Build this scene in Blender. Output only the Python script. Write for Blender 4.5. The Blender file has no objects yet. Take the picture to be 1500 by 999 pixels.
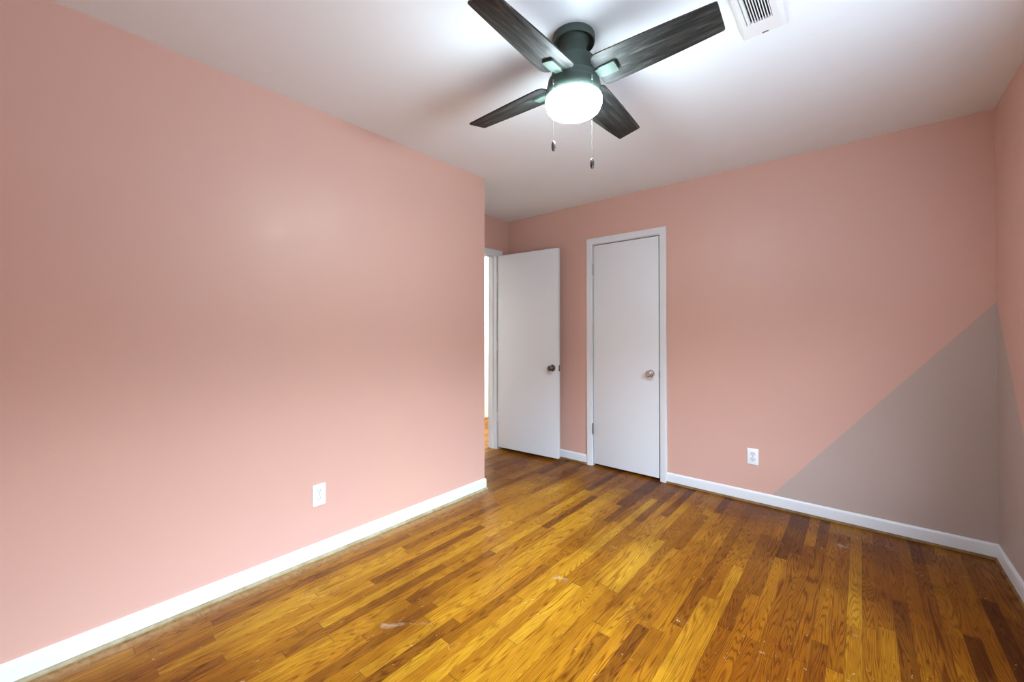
import bpy, bmesh, math, random
from mathutils import Vector, Matrix

random.seed(7)
S = bpy.context.scene
COL = S.collection
PI = math.pi

# ------------------------------------------------------------------ camera, world, exposure
cam_d = bpy.data.cameras.new('camera')
cam = bpy.data.objects.new('camera', cam_d)
COL.objects.link(cam)
cam.location = (0, 0, 1.2205)
cam.rotation_euler = (PI / 2 + 0.0097, 0, 0.7046)
cam_d.sensor_fit = 'HORIZONTAL'
cam_d.sensor_width = 36.0
cam_d.lens = 599.86 * 36.0 / 1500.0
cam_d.shift_x = 0.0
cam_d.shift_y = -(499.5 - 482.44) / 1500.0
cam_d.clip_start = 0.02
S.camera = cam

S.view_settings.view_transform = 'Standard'
S.view_settings.look = 'None'
S.view_settings.gamma = 1.0
S.view_settings.use_curve_mapping = False
S.view_settings.exposure = 0.15

SKY_STRENGTH = 37.0
HORIZON_STRENGTH = 2.2
GROUND_FILL = 7.0
FAN_LAMP = 146.0
HALL_FILL = 75.0

world = bpy.data.worlds.new('daylight')
S.world = world
world.use_nodes = True
wt = world.node_tree
wt.nodes.clear()
w_out = wt.nodes.new('ShaderNodeOutputWorld')
w_bg = wt.nodes.new('ShaderNodeBackground')
w_tc = wt.nodes.new('ShaderNodeTexCoord')
w_sep = wt.nodes.new('ShaderNodeSeparateXYZ')
w_map = wt.nodes.new('ShaderNodeMapRange')
w_ramp = wt.nodes.new('ShaderNodeValToRGB')
w_map.inputs['From Min'].default_value = -1.0
w_map.inputs['From Max'].default_value = 1.0
wt.links.new(w_tc.outputs['Generated'], w_sep.inputs[0])
wt.links.new(w_sep.outputs['Z'], w_map.inputs['Value'])
wt.links.new(w_map.outputs['Result'], w_ramp.inputs[0])
# bright band below added to light the ceiling, dim houses and trees round the horizon, open sky above them
w_stops = [(0.36, GROUND_FILL, (0.82, 1.0, 1.18)), (0.43, HORIZON_STRENGTH, (0.84, 1.0, 1.10)),
           (0.62, HORIZON_STRENGTH, (0.84, 1.0, 1.10)), (0.68, SKY_STRENGTH, (0.82, 1.0, 1.20))]
while len(w_ramp.color_ramp.elements) < len(w_stops):
    w_ramp.color_ramp.elements.new(0.5)
for el, (pos_, st_, col_) in zip(w_ramp.color_ramp.elements, w_stops):
    el.position = pos_
    el.color = (*[c * st_ for c in col_], 1)
wt.links.new(w_ramp.outputs[0], w_bg.inputs['Color'])
wt.links.new(w_bg.outputs[0], w_out.inputs[0])

# ------------------------------------------------------------------ room measures
XL, XR, YB, YE, XA, H = -2.2507, 0.5627, 3.3821, 2.3138, -2.9321, 2.44
YR = -0.72                      # wall behind the camera
HX = -4.077                     # far wall of the hall
WIN_R = (0.30, 1.95, 0.90, 2.08)     # y0, y1, z0, z1 of the window in the right wall

# daylight enters by the window: a portal sits in its opening
def portal(name, loc, rot, sx, sy):
    d = bpy.data.lights.new(name, 'AREA')
    d.shape = 'RECTANGLE'
    d.size, d.size_y = sx, sy
    d.cycles.is_portal = True
    o = bpy.data.objects.new(name, d)
    COL.objects.link(o)
    o.location, o.rotation_euler = loc, rot

portal('daylight_portal', (XR + 0.10, (WIN_R[0] + WIN_R[1]) / 2, (WIN_R[2] + WIN_R[3]) / 2),
       (0, PI / 2, 0), WIN_R[3] - WIN_R[2], WIN_R[1] - WIN_R[0])

hl = bpy.data.lights.new('hall_fill', 'AREA')  # unseen area light added to brighten the hall, no fixture
hl.shape = 'DISK'
hl.size = 0.35
hl.energy = HALL_FILL
hl.color = (1.0, 0.98, 0.95)
hlo = bpy.data.objects.new('hall_fill', hl)
COL.objects.link(hlo)
hlo.location = (-3.45, 4.75, 2.40)

# ------------------------------------------------------------------ node helpers
class NT:
    def __init__(self, name):
        self.m = bpy.data.materials.new(name)
        self.m.use_nodes = True
        self.t = self.m.node_tree
        self.t.nodes.clear()
        self.out = self.t.nodes.new('ShaderNodeOutputMaterial')
        self.b = self.t.nodes.new('ShaderNodeBsdfPrincipled')
        self.t.links.new(self.b.outputs[0], self.out.inputs[0])

    def n(self, kind, **kw):
        nd = self.t.nodes.new(kind)
        for k, v in kw.items():
            setattr(nd, k, v)
        return nd

    def put(self, sock, v):
        if isinstance(v, bpy.types.NodeSocket):
            self.t.links.new(v, sock)
        elif v is not None:
            sock.default_value = v

    def math(self, op, a, b=None, c=None, clamp=False):
        nd = self.n('ShaderNodeMath', operation=op, use_clamp=clamp)
        self.put(nd.inputs[0], a)
        if b is not None: self.put(nd.inputs[1], b)
        if c is not None: self.put(nd.inputs[2], c)
        return nd.outputs[0]

    def pos(self):
        return self.n('ShaderNodeTexCoord').outputs['Object']

    def sep(self, v):
        nd = self.n('ShaderNodeSeparateXYZ')
        self.put(nd.inputs[0], v)
        return nd.outputs

    def comb(self, x, y, z):
        nd = self.n('ShaderNodeCombineXYZ')
        for i, v in enumerate((x, y, z)):
            self.put(nd.inputs[i], v)
        return nd.outputs[0]

    def noise(self, vec, scale, detail=2.0, rough=0.5, dist=0.0):
        nd = self.n('ShaderNodeTexNoise')
        self.put(nd.inputs['Vector'], vec)
        nd.inputs['Scale'].default_value = scale
        nd.inputs['Detail'].default_value = detail
        nd.inputs['Roughness'].default_value = rough
        nd.inputs['Distortion'].default_value = dist
        return nd.outputs[0]

    def white(self, v):
        nd = self.n('ShaderNodeTexWhiteNoise', noise_dimensions='1D')
        self.put(nd.inputs['W'], v)
        return nd.outputs['Value']

    def rng(self, v, a, b, c=0.0, d=1.0):
        nd = self.n('ShaderNodeMapRange')
        self.put(nd.inputs[0], v)
        for i, x in enumerate((a, b, c, d)):
            self.put(nd.inputs[i + 1], x)
        return nd.outputs[0]

    def ramp(self, v, stops):
        nd = self.n('ShaderNodeValToRGB')
        cr = nd.color_ramp
        while len(cr.elements) < len(stops):
            cr.elements.new(0.5)
        for e, (p, c) in zip(cr.elements, stops):
            e.position = p
            e.color = (*c, 1)
        self.put(nd.inputs[0], v)
        return nd.outputs[0]

    def mix(self, f, a, b, mode='MIX'):
        nd = self.n('ShaderNodeMix', data_type='RGBA', blend_type=mode)
        self.put(nd.inputs[0], f)
        self.put(nd.inputs[6], (*a, 1) if isinstance(a, tuple) and len(a) == 3 else a)
        self.put(nd.inputs[7], (*b, 1) if isinstance(b, tuple) and len(b) == 3 else b)
        return nd.outputs[2]

    def n_offset(self, vec, off):
        nd = self.n('ShaderNodeVectorMath', operation='ADD')
        self.put(nd.inputs[0], vec)
        nd.inputs[1].default_value = off
        return nd.outputs[0]

    def bump(self, h, strength, dist):
        nd = self.n('ShaderNodeBump')
        nd.inputs['Strength'].default_value = strength
        nd.inputs['Distance'].default_value = dist
        self.put(nd.inputs['Height'], h)
        self.t.links.new(nd.outputs[0], self.b.inputs['Normal'])

    def set(self, **kw):
        for k, v in kw.items():
            if isinstance(v, tuple) and len(v) == 3:
                v = (*v, 1)
            self.put(self.b.inputs[k.replace('_', ' ')], v)
        return self

def lin(r, g, b):
    f = lambda c: c / 12.92 if c <= 0.04045 else ((c + 0.055) / 1.055) ** 2.4
    return (f(r / 255), f(g / 255), f(b / 255))

# ------------------------------------------------------------------ materials
PINK = (0.635, 0.390, 0.322)
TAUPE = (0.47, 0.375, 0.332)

def wall_paint(name, wedge=None):
    k = NT(name)
    p = k.pos()
    big = k.noise(p, 1.1, 2.0, 0.5)
    mid = k.noise(p, 5.0, 3.0, 0.6)
    fac = k.rng(k.math('ADD', k.math('MULTIPLY', big, 0.7), k.math('MULTIPLY', mid, 0.3)), 0.35, 0.65)
    c = k.mix(fac, tuple(x * y for x, y in zip(PINK, (0.985, 0.985, 1.0))),
              tuple(x * y for x, y in zip(PINK, (1.01, 1.01, 0.985))))
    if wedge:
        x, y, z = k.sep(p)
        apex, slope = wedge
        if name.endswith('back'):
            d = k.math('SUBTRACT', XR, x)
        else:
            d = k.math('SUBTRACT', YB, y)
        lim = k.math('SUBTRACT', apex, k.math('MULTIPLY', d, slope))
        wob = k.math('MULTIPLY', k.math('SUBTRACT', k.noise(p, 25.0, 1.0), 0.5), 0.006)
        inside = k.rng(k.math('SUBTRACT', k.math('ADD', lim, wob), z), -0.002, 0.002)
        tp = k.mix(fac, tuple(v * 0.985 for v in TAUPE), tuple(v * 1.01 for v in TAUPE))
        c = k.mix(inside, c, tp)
    k.set(Base_Color=c, Roughness=k.rng(mid, 0.3, 0.7, 0.40, 0.5))
    k.b.inputs['Specular IOR Level'].default_value = 0.4
    k.bump(k.noise(p, 140.0, 3.0, 0.6), 0.12, 0.002)
    return k.m

M_WALL = wall_paint('pink_wall_paint')
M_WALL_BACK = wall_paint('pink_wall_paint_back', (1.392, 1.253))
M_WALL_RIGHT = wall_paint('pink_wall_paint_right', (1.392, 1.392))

def white_paint(name, rgb, rough, bump=0.05, scale=60.0):
    k = NT(name)
    p = k.pos()
    f = k.noise(p, 9.0, 3.0, 0.6)
    c = k.mix(f, tuple(v * 0.97 for v in rgb), rgb)
    k.set(Base_Color=c, Roughness=rough)
    k.bump(k.noise(p, scale, 3.0, 0.6), bump, 0.002)
    return k.m

M_TRIM = white_paint('white_gloss_trim', (0.735, 0.76, 0.785), 0.3)
M_DOOR = white_paint('white_door_paint', (0.76, 0.79, 0.82), 0.45)
M_CEIL = white_paint('white_ceiling_paint', (0.83, 0.88, 0.915), 0.75, 0.15, 45.0)
M_HALL = white_paint('white_hall_paint', lin(240, 240, 238), 0.6)
M_VENT = white_paint('white_vent_enamel', lin(226, 227, 226), 0.45)
M_PLATE = white_paint('white_outlet_plastic', lin(240, 245, 250), 0.28)

def flat(name, rgb, rough=0.5, metal=0.0):
    k = NT(name)
    p = k.pos()
    f = k.noise(p, 40.0, 2.0)
    k.set(Base_Color=k.mix(f, tuple(v * 0.9 for v in rgb), rgb), Roughness=k.rng(f, 0.2, 0.8, rough * 0.85, rough * 1.1))
    k.b.inputs['Metallic'].default_value = metal
    return k.m

M_SLOT = flat('dark_slot', (0.02, 0.02, 0.022), 0.6)
M_SLOT_GREY = flat('grey_outlet_slot', (0.28, 0.29, 0.33), 0.6)
M_SOCKET = flat('grey_white_socket', lin(222, 227, 236), 0.35)
M_CHROME = flat('satin_chrome', (0.62, 0.61, 0.60), 0.22, 1.0)
M_AGED = flat('aged_bronze', (0.20, 0.18, 0.15), 0.28, 1.0)
M_PAINTED_HINGE = flat('paint_worn_hinge', (0.50, 0.51, 0.52), 0.4)
M_STEEL = flat('hinge_steel', (0.34, 0.33, 0.32), 0.42, 1.0)
M_DARK = flat('dark_void', (0.012, 0.012, 0.012), 0.9)
M_FANMETAL = flat('fan_dark_teal_metal', lin(68, 82, 75), 0.62, 0.0)
M_FANMETAL.node_tree.nodes['Principled BSDF'].inputs['Specular IOR Level'].default_value = 0.3
M_PENDANT = flat('pendant_pewter', (0.16, 0.155, 0.15), 0.3, 1.0)
M_CHAIN = flat('ball_chain_nickel', (0.42, 0.42, 0.41), 0.35, 1.0)

def fan_wood():
    k = NT('fan_weathered_oak')
    p = k.pos()
    x, y, z = k.sep(p)
    rnd = k.n('ShaderNodeObjectInfo').outputs['Random']
    off = k.math('MULTIPLY', rnd, 37.0)
    v = k.comb(k.math('ADD', k.math('MULTIPLY', x, 3.0), off), k.math('MULTIPLY', y, 34.0), off)
    g = k.noise(v, 1.6, 5.0, 0.65, 0.6)
    f = k.noise(k.comb(k.math('MULTIPLY', x, 9.0), k.math('MULTIPLY', y, 240.0), off), 1.5, 3.0, 0.7)
    g2 = k.math('ADD', k.math('MULTIPLY', g, 0.72), k.math('MULTIPLY', f, 0.28))
    c = k.ramp(g2, [(0.36, (0.006, 0.0065, 0.007)), (0.48, (0.016, 0.0165, 0.016)),
                    (0.56, (0.036, 0.037, 0.032)), (0.66, (0.105, 0.100, 0.078))])
    k.set(Base_Color=c, Roughness=0.55)
    k.b.inputs['Specular IOR Level'].default_value = 0.3
    k.bump(g2, 0.25, 0.002)
    return k.m
M_BLADE = fan_wood()

def glowing(name, rgb, strength):
    k = NT(name)
    k.set(Base_Color=(0.9, 0.9, 0.9), Roughness=0.3)
    k.b.inputs['Emission Color'].default_value = (*rgb, 1)
    k.b.inputs['Emission Strength'].default_value = strength
    return k.m
M_GLASS = glowing('lit_frosted_glass', (0.83, 1.0, 1.09), FAN_LAMP)

def window_glass():
    k = NT('window_glass')
    tr = k.n('ShaderNodeBsdfTransparent')
    gl = k.n('ShaderNodeBsdfGlossy')
    gl.inputs['Roughness'].default_value = 0.02
    mx = k.n('ShaderNodeMixShader')
    mx.inputs[0].default_value = 0.05
    k.t.links.new(tr.outputs[0], mx.inputs[1])
    k.t.links.new(gl.outputs[0], mx.inputs[2])
    k.t.links.new(mx.outputs[0], k.out.inputs[0])
    return k.m
M_PANE = window_glass()

def oak_floor():
    k = NT('worn_oak_strip_floor')
    p = k.pos()
    x, y, z = k.sep(p)
    W = 0.0515
    u = k.math('DIVIDE', x, W)
    ci = k.math('FLOOR', u)
    fu = k.math('FRACT', u)
    rc = k.white(ci)
    yy = k.math('ADD', k.math('MULTIPLY', y, k.rng(rc, 0, 1, 0.85, 1.7)), k.math('MULTIPLY', rc, 131.7))
    vo = k.n('ShaderNodeTexVoronoi', voronoi_dimensions='1D', feature='F1')
    k.put(vo.inputs['W'], yy)
    vo.inputs['Scale'].default_value = 1.0
    vo.inputs['Randomness'].default_value = 0.85
    ve = k.n('ShaderNodeTexVoronoi', voronoi_dimensions='1D', feature='DISTANCE_TO_EDGE')
    k.put(ve.inputs['W'], yy)
    ve.inputs['Scale'].default_value = 1.0
    ve.inputs['Randomness'].default_value = 0.85
    cr, cg, cb = k.n('ShaderNodeSeparateColor').outputs[:3]
    sc = cr.node
    k.put(sc.inputs[0], vo.outputs['Color'])
    r1 = k.white(k.math('ADD', k.math('MULTIPLY', cr, 91.3), k.math('MULTIPLY', ci, 7.13)))
    r2 = k.white(k.math('ADD', k.math('MULTIPLY', cg, 57.1), k.math('MULTIPLY', ci, 3.71)))
    base = k.ramp(r1, [(0.0, (0.151, 0.050, 0.0043)), (0.06, (0.225, 0.083, 0.0050)), (0.20, (0.319, 0.130, 0.0065)),
                       (0.55, (0.404, 0.176, 0.0086)), (0.85, (0.469, 0.230, 0.0122)), (1.0, (0.545, 0.301, 0.0202))])
    # grain: cathedral rings + fine pores, different on each board
    off = k.math('MULTIPLY', r2, 83.0)
    gv = k.comb(k.math('ADD', k.math('MULTIPLY', x, 17.0), off), k.math('MULTIPLY', y, 0.85), off)
    n1 = k.noise(gv, 1.0, 2.0, 0.4, 0.2)
    rings = k.math('SINE', k.math('MULTIPLY', n1, k.rng(r2, 0, 1, 120.0, 260.0)))
    rings = k.math('POWER', k.rng(rings, -1, 1, 0, 1), 2.8)
    pores = k.noise(k.comb(k.math('MULTIPLY', x, 420.0), k.math('MULTIPLY', y, 14.0), off), 1.0, 2.0, 0.6)
    pores = k.rng(pores, 0.42, 0.66, 0, 1)
    rs = k.math('MULTIPLY', rings, k.rng(r1, 0, 1, 0.85, 0.65))
    g = k.math('ADD', rs, k.math('MULTIPLY', pores, 0.30), clamp=True)
    c = k.mix(g, base, k.mix(1.0, base, (0.42, 0.27, 0.13), 'MULTIPLY'))
    # mottled flecks within the boards
    mot = k.noise(k.comb(k.math('MULTIPLY', x, 40.0), k.math('MULTIPLY', y, 9.0), off), 1.0, 3.0, 0.6)
    c = k.mix(k.rng(mot, 0.45, 0.75, 0.0, 0.35), c, (0.33, 0.13, 0.012))
    # ambered finish patches, set to paint shade into the right and back; ground in dirt, patchy over several boards
    st = k.noise(p, 1.5, 4.0, 0.62, 0.4)
    amber_shade = k.noise(k.n_offset(p, (26.4, 2.9, 1.2)), 0.55, 2.0, 0.5, 0.3)
    c = k.mix(k.rng(amber_shade, 0.44, 0.57, 0.0, 0.85), c, k.mix(1.0, c, (0.48, 0.31, 0.15), 'MULTIPLY'))
    c = k.mix(k.rng(st, 0.50, 0.66, 0.0, 0.60), c, k.mix(1.0, c, (0.46, 0.36, 0.30), 'MULTIPLY'))
    sm = k.noise(k.comb(k.math('MULTIPLY', x, 1.0), k.math('MULTIPLY', y, 0.6), 3.0), 9.0, 4.0, 0.7)
    c = k.mix(k.rng(sm, 0.60, 0.74, 0.0, 0.65), c, k.mix(1.0, c, (0.40, 0.33, 0.30), 'MULTIPLY'))
    # pale scuffs
    sf = k.noise(k.comb(x, k.math('MULTIPLY', y, 0.8), 11.0), 5.5, 5.0, 0.72, 0.8)
    c = k.mix(k.rng(sf, 0.665, 0.74, 0.0, 0.40), c, (0.55, 0.42, 0.30))
    scr = k.noise(k.comb(k.math('MULTIPLY', x, 26.0), k.math('MULTIPLY', y, 26.0), 5.0), 1.0, 2.0, 0.5, 2.4)
    spec = k.math('MULTIPLY', k.rng(scr, 0.705, 0.73, 0.0, 1.0), k.rng(sf, 0.50, 0.60, 0.0, 0.55))
    c = k.mix(spec, c, (0.70, 0.58, 0.42))
    # worn grey-brown board edge along the left wall, where a rug strip was
    edge = k.math('MULTIPLY', k.rng(x, XL + 0.10, XL + 0.055, 0, 1), k.rng(y, YE + 0.03, YE - 0.05, 0, 1))
    en = k.noise(k.comb(k.math('MULTIPLY', x, 30.0), k.math('MULTIPLY', y, 46.0), 1.0), 1.0, 2.0, 0.6)
    c = k.mix(k.math('MULTIPLY', edge, k.rng(en, 0.35, 0.65, 0.35, 0.8)), c, (0.42, 0.27, 0.12))
    # seams
    du = k.math('MINIMUM', fu, k.math('SUBTRACT', 1.0, fu))
    s1 = k.rng(du, 0.0, 0.03, 1.0, 0.0)
    s2 = k.rng(ve.outputs['Distance'], 0.0, 0.004, 1.0, 0.0)
    seam = k.math('MAXIMUM', s1, s2)
    c = k.mix(k.math('MULTIPLY', seam, 0.55), c, (0.05, 0.02, 0.004))
    k.set(Base_Color=c)
    rgh = k.math('ADD', k.rng(st, 0.3, 0.7, 0.24, 0.36), k.math('MULTIPLY', g, 0.10))
    k.set(Roughness=rgh)
    k.b.inputs['Specular IOR Level'].default_value = 0.12
    h = k.math('SUBTRACT', k.math('MULTIPLY', st, 0.6), k.math('ADD', k.math('MULTIPLY', seam, 0.8), k.math('MULTIPLY', g, 0.12)))
    k.bump(h, 0.22, 0.002)
    return k.m
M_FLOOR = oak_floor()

def bare_strip(name, a, b):
    k = NT(name)
    p = k.pos()
    x, y, z = k.sep(p)
    n = k.noise(p, 11.0, 4.0, 0.65)
    c = k.ramp(n, [(0.35, a), (0.65, b)])
    k.set(Base_Color=c, Roughness=0.6)
    k.bump(k.noise(p, 80.0, 2.0), 0.2, 0.002)
    return k.m
M_STRIP_L = bare_strip('bare_pale_floor_edge', (0.27, 0.21, 0.10), (0.40, 0.37, 0.24))
M_STRIP = bare_strip('bare_brown_floor_edge', (0.10, 0.05, 0.014), (0.26, 0.14, 0.04))

# ------------------------------------------------------------------ mesh helpers
def box(bm, x0, x1, y0, y1, z0, z1, bevel=0.0, seg=2):
    r = bmesh.ops.create_cube(bm, size=1.0)
    vs = r['verts']
    bmesh.ops.scale(bm, vec=(x1 - x0, y1 - y0, z1 - z0), verts=vs)
    bmesh.ops.translate(bm, vec=((x0 + x1) / 2, (y0 + y1) / 2, (z0 + z1) / 2), verts=vs)
    if bevel:
        es = list({e for v in vs for e in v.link_edges})
        bmesh.ops.bevel(bm, geom=es, offset=bevel, segments=seg, affect='EDGES', profile=0.5)
    return vs

def lathe(bm, prof, seg=48, mat=None):
    rings = []
    for r, z in prof:
        if r < 1e-6:
            rings.append([bm.verts.new((0, 0, z))])
        else:
            rings.append([bm.verts.new((r * math.cos(2 * PI * i / seg), r * math.sin(2 * PI * i / seg), z)) for i in range(seg)])
    new = [v for r in rings for v in r]
    for a, b in zip(rings, rings[1:]):
        for i in range(seg):
            j = (i + 1) % seg
            if len(a) == 1 and len(b) == 1: continue
            if len(a) == 1: f = (a[0], b[i], b[j])
            elif len(b) == 1: f = (a[i], b[0], a[j])
            else: f = (a[i], b[i], b[j], a[j])
            bm.faces.new(f)
    if mat is not None:
        bmesh.ops.transform(bm, matrix=mat, verts=new)
    return new

def prism(bm, pts, z0, z1, bevel=0.0):
    lo = [bm.verts.new((x, y, z0)) for x, y in pts]
    hi = [bm.verts.new((x, y, z1)) for x, y in pts]
    n = len(pts)
    bm.faces.new(hi)
    bm.faces.new(list(reversed(lo)))
    for i in range(n):
        j = (i + 1) % n
        bm.faces.new((lo[i], lo[j], hi[j], hi[i]))
    if bevel:
        es = [e for e in bm.edges if abs(e.verts[0].co.z - e.verts[1].co.z) < 1e-6 and e.verts[0] in lo + hi]
        bmesh.ops.bevel(bm, geom=es, offset=bevel, segments=2, affect='EDGES', profile=0.5)

def rounded(pts, rad, seg=5):
    out = []
    n = len(pts)
    for i in range(n):
        a, b, c = Vector(pts[i - 1]), Vector(pts[i]), Vector(pts[(i + 1) % n])
        r = rad[i] if isinstance(rad, (list, tuple)) else rad
        if r <= 0:
            out.append(tuple(b)); continue
        d1, d2 = (a - b).normalized(), (c - b).normalized()
        for t in range(seg + 1):
            s = t / seg
            p = (b + d1 * r) * (1 - s) ** 2 + b * 2 * s * (1 - s) + (b + d2 * r) * s ** 2
            out.append(tuple(p))
    return out

def obj(name, bm, mat, parent=None, smooth=None, loc=None, rot=None):
    bmesh.ops.recalc_face_normals(bm, faces=bm.faces)
    me = bpy.data.meshes.new(name)
    bm.to_mesh(me)
    bm.free()
    me.materials.append(mat)
    if smooth:
        for p in me.polygons: p.use_smooth = True
        me.set_sharp_from_angle(angle=math.radians(smooth))
    o = bpy.data.objects.new(name, me)
    COL.objects.link(o)
    if loc is not None: o.location = loc
    if rot is not None: o.rotation_euler = rot
    if parent: o.parent = parent
    return o

def tag(o, label, cat=None, group=None, kind=None):
    o['label'] = label
    if cat: o['category'] = cat
    if group: o['group'] = group
    if kind: o['kind'] = kind
    return o

def empty(name, loc, rz=0.0):
    o = bpy.data.objects.new(name, None)
    COL.objects.link(o)
    o.empty_display_size = 0.05
    o.location = loc
    o.rotation_euler = (0, 0, rz)
    return o

def struct(name, bm, mat, label, cat, smooth=None):
    return tag(obj(name, bm, mat, smooth=smooth), label, cat, kind='structure')

def B():
    return bmesh.new()

# ------------------------------------------------------------------ room shell
T = 0.12
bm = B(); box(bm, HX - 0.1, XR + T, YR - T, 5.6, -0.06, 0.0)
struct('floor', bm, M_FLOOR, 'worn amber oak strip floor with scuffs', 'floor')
bm = B(); box(bm, HX - 0.1, XR + T, YR - T, 5.6, H, H + 0.06)
struct('ceiling', bm, M_CEIL, 'flat white painted ceiling above the room', 'ceiling')

bm = B(); box(bm, XL - T, XL, YR, YE, 0, H)
struct('wall_left', bm, M_WALL, 'large plain pink wall on the left', 'wall')
bm = B(); box(bm, XA - 0.11, XL - T, YE - T, YE, 0, H)
struct('wall_recess', bm, M_WALL, 'short pink return wall of the doorway recess', 'wall')

DY0, DY1, DZ = 2.44, 3.19, 2.04           # doorway in the recess wall
bm = B()
box(bm, XA - 0.11, XA, YE, DY0 - 0.018, 0, H)
box(bm, XA - 0.11, XA, DY1 + 0.018, YB, 0, H)
box(bm, XA - 0.11, XA, DY0 - 0.018, DY1 + 0.018, DZ + 0.018, H)
struct('wall_doorway', bm, M_WALL, 'narrow pink wall holding the open doorway to the hall', 'wall')

CX0, CX1, CZ = -1.889, -1.268, 2.040      # closet opening
bm = B()
box(bm, XA - 0.11, CX0 - 0.018, YB, YB + 0.16, 0, H)
box(bm, CX1 + 0.018, XR + T, YB, YB + 0.16, 0, H)
box(bm, CX0 - 0.018, CX1 + 0.018, YB, YB + 0.16, CZ + 0.018, H)
box(bm, CX0 - 0.018, CX1 + 0.018, YB + 0.12, YB + 0.16, 0, CZ + 0.018)
struct('wall_back', bm, M_WALL_BACK, 'pink back wall with closet door and taupe painted triangle in the corner', 'wall')

bm = B()
y0, y1, z0, z1 = WIN_R
box(bm, XR, XR + T, YR, y0, 0, H)
box(bm, XR, XR + T, y1, YB, 0, H)
box(bm, XR, XR + T, y0, y1, 0, z0)
box(bm, XR, XR + T, y0, y1, z1, H)
struct('wall_right', bm, M_WALL_RIGHT, 'sliver of pink wall on the right with taupe painted triangle', 'wall')
bm = B(); box(bm, XL - T, XR + T, YR - T, YR, 0, H)
struct('wall_rear', bm, M_WALL, 'pink wall behind the viewpoint', 'wall')

# windows out of frame that let the daylight in
def window(n, along, a0, a1, z0, z1, plane, label):
    def bx(bm, a, b, c, d, e, f, bev=0.0):
        if along == 'y': box(bm, c, d, a, b, e, f, bev)
        else: box(bm, a, b, c, d, e, f, bev)
    s = 1 if along == 'y' else -1
    q0, q1 = sorted((plane, plane + s * T))
    bm = B()
    bx(bm, a0, a0 + 0.035, q0, q1, z0, z1); bx(bm, a1 - 0.035, a1, q0, q1, z0, z1)
    bx(bm, a0 + 0.035, a1 - 0.035, q0, q1, z0, z0 + 0.035); bx(bm, a0 + 0.035, a1 - 0.035, q0, q1, z1 - 0.035, z1)
    zm = (z0 + z1) / 2
    m = plane + s * 0.05
    bx(bm, a0 + 0.035, a1 - 0.035, m - 0.015, m + 0.015, zm - 0.02, zm + 0.02)
    w = struct('window_%d' % n, bm, M_TRIM, label, 'window')
    bm = B()
    bx(bm, a0 + 0.035, a1 - 0.035, m - 0.002, m + 0.002, z0 + 0.035, zm - 0.02)
    bx(bm, a0 + 0.035, a1 - 0.035, m - 0.002, m + 0.002, zm + 0.02, z1 - 0.035)
    obj('pane', bm, M_PANE, w)
window(1, 'y', *WIN_R, XR, 'white sash window in the right wall')

# hall beyond the doorway
bm = B(); box(bm, HX - 0.1, HX, YE - T, 5.6, 0, H)
struct('wall_hall', bm, M_HALL, 'bright white hall wall seen through the doorway', 'wall')
bm = B(); box(bm, HX, XA - 0.11, 5.5, 5.6, 0, H)
struct('wall_hall_end', bm, M_HALL, 'white end wall of the hall', 'wall')
bm = B(); box(bm, HX, XA - 0.11, YE - T, YE, 0, H)
struct('wall_hall_near', bm, M_HALL, 'white near wall of the hall', 'wall')
bm = B(); box(bm, XA - 0.11, XA, YB + 0.16, 5.5, 0, H)
struct('wall_hall_side', bm, M_HALL, 'white hall wall beside the bedroom', 'wall')
bm = B(); box(bm, HX + 0.004, HX + 0.04, 3.95, 4.72, 0.028, 2.10, 0.003)
d3 = struct('door_3', bm, M_TRIM, 'white hall door seen as a bright sliver through the doorway', 'door')

# ------------------------------------------------------------------ trim: casings, jambs, baseboards, floor edge strips
PROF = [(0.0, 0.0), (0.0, 0.010), (0.004, 0.0125), (0.040, 0.0175), (0.054, 0.018), (0.058, 0.0165), (0.060, 0.012), (0.060, 0.0)]

def casing(bm, a0, a1, top, to3):
    rows = []
    for o, t in [(o * 0.92, t) for o, t in PROF]:
        rows.append([bm.verts.new(to3(a, z, t)) for a, z in ((a0 - o, 0), (a0 - o, top + o), (a1 + o, top + o), (a1 + o, 0))])
    for r, q in zip(rows, rows[1:]):
        for i in range(3):
            bm.faces.new((r[i], r[i + 1], q[i + 1], q[i]))

bm = B()
casing(bm, CX0 - 0.004, CX1 + 0.005, CZ + 0.005, lambda a, z, t: (a, YB - t, z))
struct('trim_1', bm, M_TRIM, 'white casing framing the closed closet door', 'trim', 25)
bm = B()                                     # closet jamb lining
box(bm, CX0 - 0.018, CX0, YB + 0.001, YB + 0.12, 0, CZ)
box(bm, CX1, CX1 + 0.018, YB + 0.001, YB + 0.12, 0, CZ)
box(bm, CX0 - 0.018, CX1 + 0.018, YB + 0.001, YB + 0.12, CZ, CZ + 0.018)
struct('trim_2', bm, M_TRIM, 'white jamb lining of the closet opening', 'trim')

bm = B()
casing(bm, DY0 - 0.004, DY1 + 0.004 + 0.028, DZ + 0.004, lambda a, z, t: (XA + t, a, z))
struct('trim_3', bm, M_TRIM, 'white casing round the open doorway to the hall', 'trim', 25)
bm = B()
box(bm, XA - 0.115, XA + 0.004, DY0 - 0.018, DY0, 0, DZ)
box(bm, XA - 0.115, XA + 0.004, DY1, DY1 + 0.018, 0, DZ)
box(bm, XA - 0.115, XA + 0.004, DY0 - 0.018, DY1 + 0.018, DZ, DZ + 0.018)
box(bm, XA - 0.085, XA - 0.040, DY1 - 0.011, DY1, 0, DZ - 0.011, 0.002)     # door stop
box(bm, XA - 0.085, XA - 0.040, DY0, DY0 + 0.011, 0, DZ - 0.011, 0.002)
box(bm, XA - 0.085, XA - 0.040, DY0, DY1, DZ - 0.011, DZ, 0.002)
struct('trim_4', bm, M_TRIM, 'white jamb lining of the hall doorway', 'trim')

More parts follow.
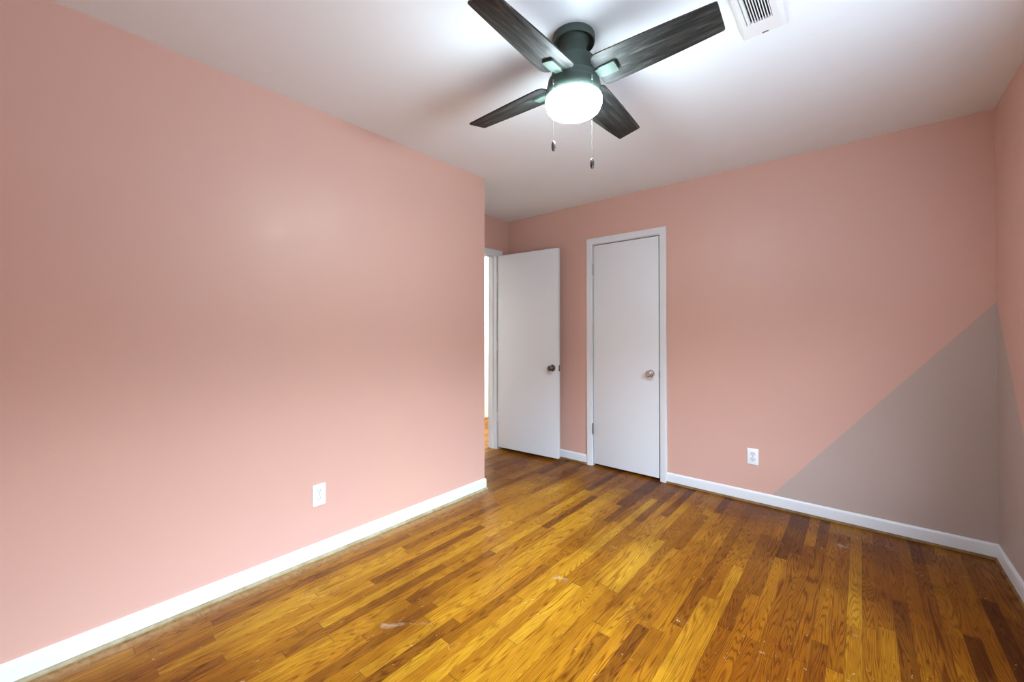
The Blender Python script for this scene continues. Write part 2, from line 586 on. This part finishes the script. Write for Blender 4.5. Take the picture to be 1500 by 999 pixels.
BT, BD, BZ = 0.0865, 0.013, 0.016           # baseboard top, depth, underside
BP = [(0, BZ), (BD, BZ), (BD, BT - 0.016), (BD - 0.001, BT - 0.009), (BD - 0.004, BT - 0.003), (BD - 0.008, BT), (0, BT)]

def sweep(bm, pts, prof, cap=True):
    """prof (out, z) swept along the floor path pts, out is to the right of the travel direction"""
    n = len(pts)
    P = [Vector(p) for p in pts]
    rows = []
    for i in range(n):
        if i == 0: d = (P[1] - P[0]).normalized(); nv = Vector((d.y, -d.x)); s = 1
        elif i == n - 1: d = (P[-1] - P[-2]).normalized(); nv = Vector((d.y, -d.x)); s = 1
        else:
            d1 = (P[i] - P[i - 1]).normalized(); d2 = (P[i + 1] - P[i]).normalized()
            n1, n2 = Vector((d1.y, -d1.x)), Vector((d2.y, -d2.x))
            nv = (n1 + n2).normalized(); s = 1 / nv.dot(n1)
        rows.append([bm.verts.new((P[i].x + nv.x * s * o, P[i].y + nv.y * s * o, z)) for o, z in prof])
    m = len(prof)
    for r, q in zip(rows, rows[1:]):
        for j in range(m):
            bm.faces.new((r[j], r[(j + 1) % m], q[(j + 1) % m], q[j]))
    if cap:
        bm.faces.new(rows[0]); bm.faces.new(list(reversed(rows[-1])))

bm = B(); sweep(bm, [(XL, YR), (XL, YE), (XL - 0.3, YE)], BP)
es = [e for e in bm.edges if all(abs(v.co.x - (XL + BD)) < 0.014 and abs(v.co.y - (YE + BD)) < 0.014 and v.co.x > XL + 0.003 for v in e.verts) and abs(e.verts[0].co.z - e.verts[1].co.z) > 1e-4 and e.verts[0].co.x > XL + 0.004]
bmesh.ops.bevel(bm, geom=es, offset=0.006, segments=4, affect='EDGES', profile=0.5)
struct('baseboard_left', bm, M_TRIM, 'white baseboard with rounded end along the left wall', 'baseboard', 35)
bm = B(); sweep(bm, [(XA, YB), (CX0 - 0.056, YB)], BP)
struct('baseboard_back_short', bm, M_TRIM, 'short white baseboard between the open door and the closet casing', 'baseboard', 35)
bm = B(); sweep(bm, [(CX1 + 0.056, YB), (XR, YB)], BP)
struct('baseboard_back', bm, M_TRIM, 'white baseboard along the back wall right of the closet', 'baseboard', 35)
bm = B(); sweep(bm, [(XR, YB - BD), (XR, YR)], BP)
struct('baseboard_right', bm, M_TRIM, 'white baseboard along the right wall', 'baseboard', 35)

SP = [(0, 0), (0.020, 0), (0.020, 0.006), (0.016, 0.012), (0.010, BZ), (0, BZ)]
bm = B(); sweep(bm, [(XL, YR), (XL, YE), (XL - 0.3, YE)], SP)
struct('trim_5', bm, M_STRIP_L, 'pale unpainted wood strip under the left baseboard', 'trim')
bm = B(); sweep(bm, [(XA, YB), (CX0 - 0.056, YB)], SP)
struct('trim_6', bm, M_STRIP, 'brown floor edge strip left of the closet casing', 'trim')
bm = B(); sweep(bm, [(CX1 + 0.056, YB), (XR, YB)], SP)
struct('trim_7', bm, M_STRIP, 'brown floor edge strip under the back baseboard', 'trim')
bm = B(); sweep(bm, [(XR, YB - 0.020), (XR, YR)], SP)
struct('trim_8', bm, M_STRIP, 'brown floor edge strip under the right baseboard', 'trim')

# ------------------------------------------------------------------ doors
def door_knob(parent, loc, rz, mat, label):
    """axis of the knob along local -Y"""
    rot = Matrix.Rotation(PI / 2, 4, 'X')
    bm = B()
    lathe(bm, [(0.0, 0.0), (0.032, 0.0), (0.032, 0.003), (0.029, 0.007), (0.016, 0.010), (0.011, 0.013), (0.0105, 0.028),
               (0.014, 0.032), (0.022, 0.036), (0.0265, 0.043), (0.0275, 0.050), (0.0255, 0.057), (0.020, 0.062),
               (0.0185, 0.0625), (0.0165, 0.0605), (0.0, 0.0600)], 40, rot)
    k = obj('door_knob', bm, mat, parent, 40, loc, (0, 0, rz))
    k['label'] = label
    bm = B()
    lathe(bm, [(0.0, 0.0), (0.005, 0.0), (0.005, 0.002), (0.0, 0.003)], 16, Matrix.Translation((0, -0.0600, 0)) @ rot)
    obj('keyhole_button', bm, M_SLOT if mat is M_AGED else M_STEEL, k, 40)
    return k

def hinge(parent, x, y, z, mat, label=None):
    bm = B()
    h = 0.089
    for i in range(5):
        a = -h / 2 + h * i / 5
        lathe(bm, [(0, a + 0.0006), (0.0055, a + 0.0006), (0.0055, a + h / 5 - 0.0006), (0, a + h / 5 - 0.0006)], 16)
    lathe(bm, [(0, h / 2), (0.0065, h / 2), (0.0065, h / 2 + 0.003), (0.003, h / 2 + 0.007), (0, h / 2 + 0.008)], 16)
    lathe(bm, [(0, -h / 2 - 0.008), (0.003, -h / 2 - 0.007), (0.0065, -h / 2 - 0.003), (0.0065, -h / 2), (0, -h / 2)], 16)
    o = obj('hinge', bm, mat, parent, 40, (x, y, z))
    if label: o['label'] = label
    return o

# closet door, closed
G = 0.0035
dx0, dx1 = CX0 + 0.0055, CX1 - 0.0075
d1 = empty('door_1', (dx0, YB, 0))
tag(d1, 'closed white slab closet door with satin chrome knob', 'door', kind='structure')
DW = dx1 - dx0
bm = B(); box(bm, 0, DW, 0.001, 0.036, 0.020, CZ - 0.007, 0.002)
obj('door_slab', bm, M_DOOR, d1, 30)
door_knob(d1, (-1.3424 - dx0, 0.001, 0.883), 0, M_CHROME, 'satin chrome round knob')
hinge(d1, -0.0015, -0.0085 - 0.006, 1.812, M_PAINTED_HINGE, 'white painted upper hinge')
hinge(d1, -0.0015, -0.0085 - 0.006, 1.083, M_TRIM, 'white painted middle hinge')
hinge(d1, -0.0015, -0.0085 - 0.006, 0.342, M_STEEL, 'bare steel lower hinge')
bm = B(); box(bm, DW + 0.0005, DW + 0.0055, 0.000, 0.006, 0.883 - 0.028, 0.883 + 0.028, 0.0005)
obj('latch_plate', bm, M_STEEL, d1)

# open bedroom door, swung back towards the back wall
hx, hy = XA + 0.020, DY1 + 0.004
ang = math.atan2(3.254 - hy, -2.190 - hx)
DL = math.hypot(3.254 - hy, -2.190 - hx)
d2 = empty('door_2', (hx, hy, 0), ang)
tag(d2, 'open white slab door swung back in the recess, aged dark knob', 'door', kind='structure')
bm = B(); box(bm, 0.002, DL, 0.0, 0.038, 0.028, 2.037, 0.002)
obj('door_slab', bm, M_DOOR, d2, 30)
door_knob(d2, (DL - 0.062, 0.0, 0.888), 0, M_AGED, 'aged dark knob on the room side')
door_knob(d2, (DL - 0.062, 0.038, 0.888), PI, M_AGED, 'aged dark knob on the wall side')
bm = B(); box(bm, DL - 0.0005, DL + 0.0015, 0.009, 0.030, 0.888 - 0.029, 0.888 + 0.029, 0.0005)
lp = obj('latch_plate', bm, M_AGED, d2)
bm = B(); box(bm, DL + 0.0012, DL + 0.008, 0.014, 0.025, 0.888 - 0.008, 0.888 + 0.008, 0.002)
obj('latch_bolt', bm, M_CHROME, lp)
for z in (1.81, 1.09, 0.34):
    hinge(d2, -0.006, -0.002, z, M_TRIM)

# ------------------------------------------------------------------ outlets (local: plate in XZ, facing -Y)
def outlet(loc, rz, label, proto=None):
    e = empty('electrical_outlet', loc, rz)
    tag(e, label, 'outlet', 'duplex wall outlets')
    if proto:
        for ch in proto.children:
            c = ch.copy(); COL.objects.link(c); c.parent = e
            for g in ch.children:
                d = g.copy(); COL.objects.link(d); d.parent = c
        return e
    bm = B()
    pts = rounded([(-0.035, -0.057), (0.035, -0.057), (0.035, 0.057), (-0.035, 0.057)], 0.004, 4)
    prism(bm, pts, 0.0, 0.0055, 0.0018)
    bmesh.ops.transform(bm, matrix=Matrix.Rotation(PI / 2, 4, 'X'), verts=bm.verts)
    obj('cover_plate', bm, M_PLATE, e, 40)
    for s in (-1, 1):
        bm = B()
        pts = [(0.0172 * math.cos(a), 0.0172 * math.sin(a)) for a in [2 * PI * i / 40 for i in range(40)]]
        pts = [(x, max(-0.0142, min(0.0142, y))) for x, y in pts]
        prism(bm, pts, 0.0052, 0.0072, 0.0004)
        bmesh.ops.transform(bm, matrix=Matrix.Translation((0, 0, s * 0.0195)) @ Matrix.Rotation(PI / 2, 4, 'X'), verts=bm.verts)
        r = obj('receptacle', bm, M_SOCKET, e, 40)
        bm = B()
        z = s * 0.0195
        box(bm, -0.0078, -0.0052, -0.0076, -0.0066, z - 0.0005, z + 0.0085)
        box(bm, 0.0052, 0.0078, -0.0076, -0.0066, z + 0.0005, z + 0.0075)
        lathe(bm, [(0, 0), (0.0026, 0), (0.0026, 0.001), (0, 0.001)], 16, Matrix.Translation((0, -0.0066, z - 0.0075)) @ Matrix.Rotation(PI / 2, 4, 'X'))
        obj('slots', bm, M_SLOT_GREY, r)
    bm = B()
    lathe(bm, [(0, 0), (0.0032, 0), (0.0030, 0.001), (0, 0.0013)], 20, Matrix.Translation((0, -0.0054, 0)) @ Matrix.Rotation(PI / 2, 4, 'X'))
    obj('screw', bm, M_STEEL, e, 40)
    return e
o1 = outlet((XL, 1.0232, 0.3428), PI / 2, 'white duplex wall outlet low on the large left pink wall')
o2 = outlet((-0.5947, YB, 0.3333), 0.0, 'white duplex wall outlet on the back wall between closet and taupe triangle', o1)

# ------------------------------------------------------------------ ceiling vent
vx, vy = -0.2860, 1.735
v = empty('air_vent', (vx, vy, H))
tag(v, 'white louvered air supply register on the ceiling beside the fan blade', 'vent')
bm = B()
X0, X1, Y0, Y1 = -0.0735, 0.0735, -0.245, 0.178
a0, a1, b0, b1 = -0.0465, 0.0405, -0.14, 0.084
tz, lz = -0.012, -0.010
out_t = [(X0, Y0), (X1, Y0), (X1, Y1), (X0, Y1)]
mid_t = [(X0 + 0.012, Y0 + 0.012), (X1 - 0.012, Y0 + 0.012), (X1 - 0.012, Y1 - 0.012), (X0 + 0.012, Y1 - 0.012)]
inn = [(a0, b0), (a1, b0), (a1, b1), (a0, b1)]
loops = [[(x, y, 0.0) for x, y in out_t], [(x, y, -0.003) for x, y in out_t], [(x, y, tz) for x, y in mid_t],
         [(x, y, tz) for x, y in inn], [(x, y, -0.0005) for x, y in inn]]
rows = [[bm.verts.new(p) for p in L] for L in loops]
for r, q in zip(rows, rows[1:]):
    for i in range(4):
        bm.faces.new((r[i], r[(i + 1) % 4], q[(i + 1) % 4], q[i]))
obj('frame', bm, M_VENT, v)
bm = B(); box(bm, a0, a1, b0, b1, -0.0012, -0.0004)
obj('duct_opening', bm, M_DARK, v)
n = 10
for i in range(n):
    bm = B()
    xc = a0 + (a1 - a0) * (i + 0.5) / n
    tilt = 0.15 if i > 1 else -1.1
    L = [(xc - 0.0019 + math.sin(tilt) * dz * 0.8, -0.0012 - dz) for dz in (0.0005, 0.0105)]
    w = 0.0030
    pts = [(L[0][0], L[0][1]), (L[0][0] + w, L[0][1]), (L[1][0] + w, L[1][1]), (L[1][0], L[1][1])]
    lo = [bm.verts.new((x, b0 + 0.0005, z)) for x, z in pts]
    hi = [bm.verts.new((x, b1 - 0.0005, z)) for x, z in pts]
    bm.faces.new(lo); bm.faces.new(list(reversed(hi)))
    for j in range(4):
        bm.faces.new((lo[j], lo[(j + 1) % 4], hi[(j + 1) % 4], hi[j]))
    obj('louver', bm, M_VENT, v)
bm = B(); box(bm, -0.006, 0.016, 0.157, 0.161, tz - 0.004, tz + 0.001, 0.0008)
lv = obj('damper_lever', bm, M_STEEL, v)
lv['label'] = 'small grey damper lever'

# ------------------------------------------------------------------ ceiling fan
FX, FY, ZB = -0.8924, 1.4414, 2.2539
fan = empty('ceiling_fan', (FX, FY, H))
tag(fan, 'dark ceiling fan with four weathered wood blades and a lit glass light', 'ceiling fan')
def fz(z): return z - H

bm = B()
lathe(bm, [(0.0, fz(2.4395)), (0.0855, fz(2.4395)), (0.0868, fz(2.434)), (0.0868, fz(2.416)), (0.0855, fz(2.411)), (0.0835, fz(2.4090)), (0.0820, fz(2.4095)),
           (0.0810, fz(2.420)), (0.077, fz(2.4235)), (0.0, fz(2.4260))], 64)
obj('canopy', bm, M_FANMETAL, fan, 30)
bm = B()
lathe(bm, [(0.0, fz(2.427)), (0.0640, fz(2.426)), (0.0600, fz(2.414)), (0.0570, fz(2.408)), (0.0545, fz(2.4050)), (0.0530, fz(2.398)), (0.0530, fz(2.345)), (0.0555, fz(2.338)), (0.0, fz(2.338))], 56)
obj('neck', bm, M_FANMETAL, fan, 30)
bm = B()
lathe(bm, [(0.0, fz(2.342)), (0.058, fz(2.341)), (0.081, fz(2.338)), (0.0875, fz(2.333)), (0.0890, fz(2.326)), (0.0890, fz(2.268)), (0.086, fz(2.262)), (0.0, fz(2.262))], 64)
obj('motor_housing', bm, M_FANMETAL, fan, 30)
bm = B()
lathe(bm, [(0.0, fz(2.267)), (0.090, fz(2.267)), (0.100, fz(2.263)), (0.1045, fz(2.255)), (0.1055, fz(2.243)), (0.1060, fz(2.236)), (0.1085, fz(2.233)), (0.1100, fz(2.228)), (0.1100, fz(2.186)), (0.1085, fz(2.1825)), (0.0, fz(2.1825))], 64)
obj('switch_housing', bm, M_FANMETAL, fan, 30)
bm = B()
lathe(bm, [(0.0, fz(2.183)), (0.1075, fz(2.183)), (0.1135, fz(2.180)), (0.1150, fz(2.175)), (0.1140, fz(2.160)), (0.1115, fz(2.158)), (0.1100, fz(2.152)), (0.1070, fz(2.142)), (0.1000, fz(2.135)), (0.088, fz(2.132)), (0.0, fz(2.131))], 72)
gs = obj('light_shade', bm, M_GLASS, fan, 40)
gs['label'] = 'glowing frosted glass drum shade'

# blades: local x runs outward, local y counter-clockwise; the trailing side hangs lower
def half_w(r):
    pts = [(0.5554, 0.0565), (0.35, 0.0697), (0.15, 0.0776)]
    t = 0
    for i, (ri, wi) in enumerate(pts):
        l = 1
        for j, (rj, _) in enumerate(pts):
            if i != j: l *= (r - rj) / (ri - rj)
        t += wi * l
    return t
R0, R1 = 0.108, 0.5554
up = [(R0 + (R1 - R0) * i / 12, half_w(R0 + (R1 - R0) * i / 12)) for i in range(13)]
dn = [(r, -w) for r, w in reversed(up)]
outline = up + dn
rad = [0.0] * len(outline)
rad[0] = rad[-1] = 0.030
rad[12] = rad[13] = 0.006
outline = rounded(outline, rad, 6)
blade_me = bracket_me = None
for kq in range(4):
    a = -1.5565 + kq * PI / 2
    rot = Matrix.Rotation(a, 4, 'Z') @ Matrix.Rotation(-0.2233, 4, 'X')
    if blade_me is None:
        bm = B(); prism(bm, outline, -0.003, 0.003, 0.0012)
        b = obj('blade', bm, M_BLADE, fan, 40)
        blade_me = b.data
        bm = B()
        # blade iron: arm from the motor, widening to a rectangular pad under the blade
        pad = rounded([(0.080, -0.017), (0.118, -0.019), (0.126, -0.025), (0.190, -0.025), (0.190, 0.025), (0.126, 0.025), (0.118, 0.019), (0.080, 0.017)],
                      [0, 0.004, 0.004, 0.005, 0.005, 0.004, 0.004, 0], 4)
        prism(bm, pad, -0.0125, -0.0031, 0.0025)
        br = obj('blade_bracket', bm, M_FANMETAL, b, 40)
        bracket_me = br.data
        bm = B()
        prism(bm, [(0.076, -0.016), (0.10, -0.016), (0.10, 0.016), (0.076, 0.016)], -0.010, 0.012, 0.002)
        obj('bracket_arm', bm, M_FANMETAL, b, 40)
        arm_me = bm and b.children[-1].data
    else:
        b = bpy.data.objects.new('blade', blade_me); COL.objects.link(b); b.parent = fan
        for nm, me in (('blade_bracket', bracket_me), ('bracket_arm', arm_me)):
            c = bpy.data.objects.new(nm, me); COL.objects.link(c); c.parent = b
    b.matrix_local = Matrix.Translation((0, 0, fz(ZB))) @ rot

# pull chains: bead chain from the switch housing, barrel pendant at the end
cam_dir = Vector((0.8924, -1.4414)).normalized()
right_dir = Vector((-cam_dir.y, cam_dir.x))
def pull_chain(side, front, z_end, label):
    p = right_dir * side + cam_dir * front
    ztop = 2.215
    bm = B()
    lathe(bm, [(0, ztop + 0.004), (0.003, ztop + 0.004), (0.003, ztop - 0.012), (0, ztop - 0.012)], 10)
    z = ztop - 0.012
    while z > z_end:
        bmesh.ops.create_icosphere(bm, subdivisions=1, radius=0.0009, matrix=Matrix.Translation((0, 0, z)))
        z -= 0.0030
    lathe(bm, [(0, ztop), (0.00035, ztop), (0.00035, z_end), (0, z_end)], 6)
    bmesh.ops.translate(bm, vec=(0, 0, -H), verts=bm.verts)
    c = obj('pull_chain', bm, M_CHAIN, fan, 40, (p.x, p.y, 0))
    bm = B()
    lathe(bm, [(0, z_end + 0.001), (0.0035, z_end), (0.0060, z_end - 0.004), (0.0080, z_end - 0.013), (0.0080, z_end - 0.024), (0.0066, z_end - 0.033), (0.0050, z_end - 0.037), (0, z_end - 0.037)], 20)
    bmesh.ops.translate(bm, vec=(0, 0, -H), verts=bm.verts)
    obj('pendant', bm, M_PENDANT, c, 40)
    c['label'] = label
pull_chain(-0.083 * 0.95, 0.086, 1.975, 'shorter pull chain with dark barrel pendant')
pull_chain(0.074 * 0.95, 0.092, 1.895, 'longer pull chain with dark barrel pendant')
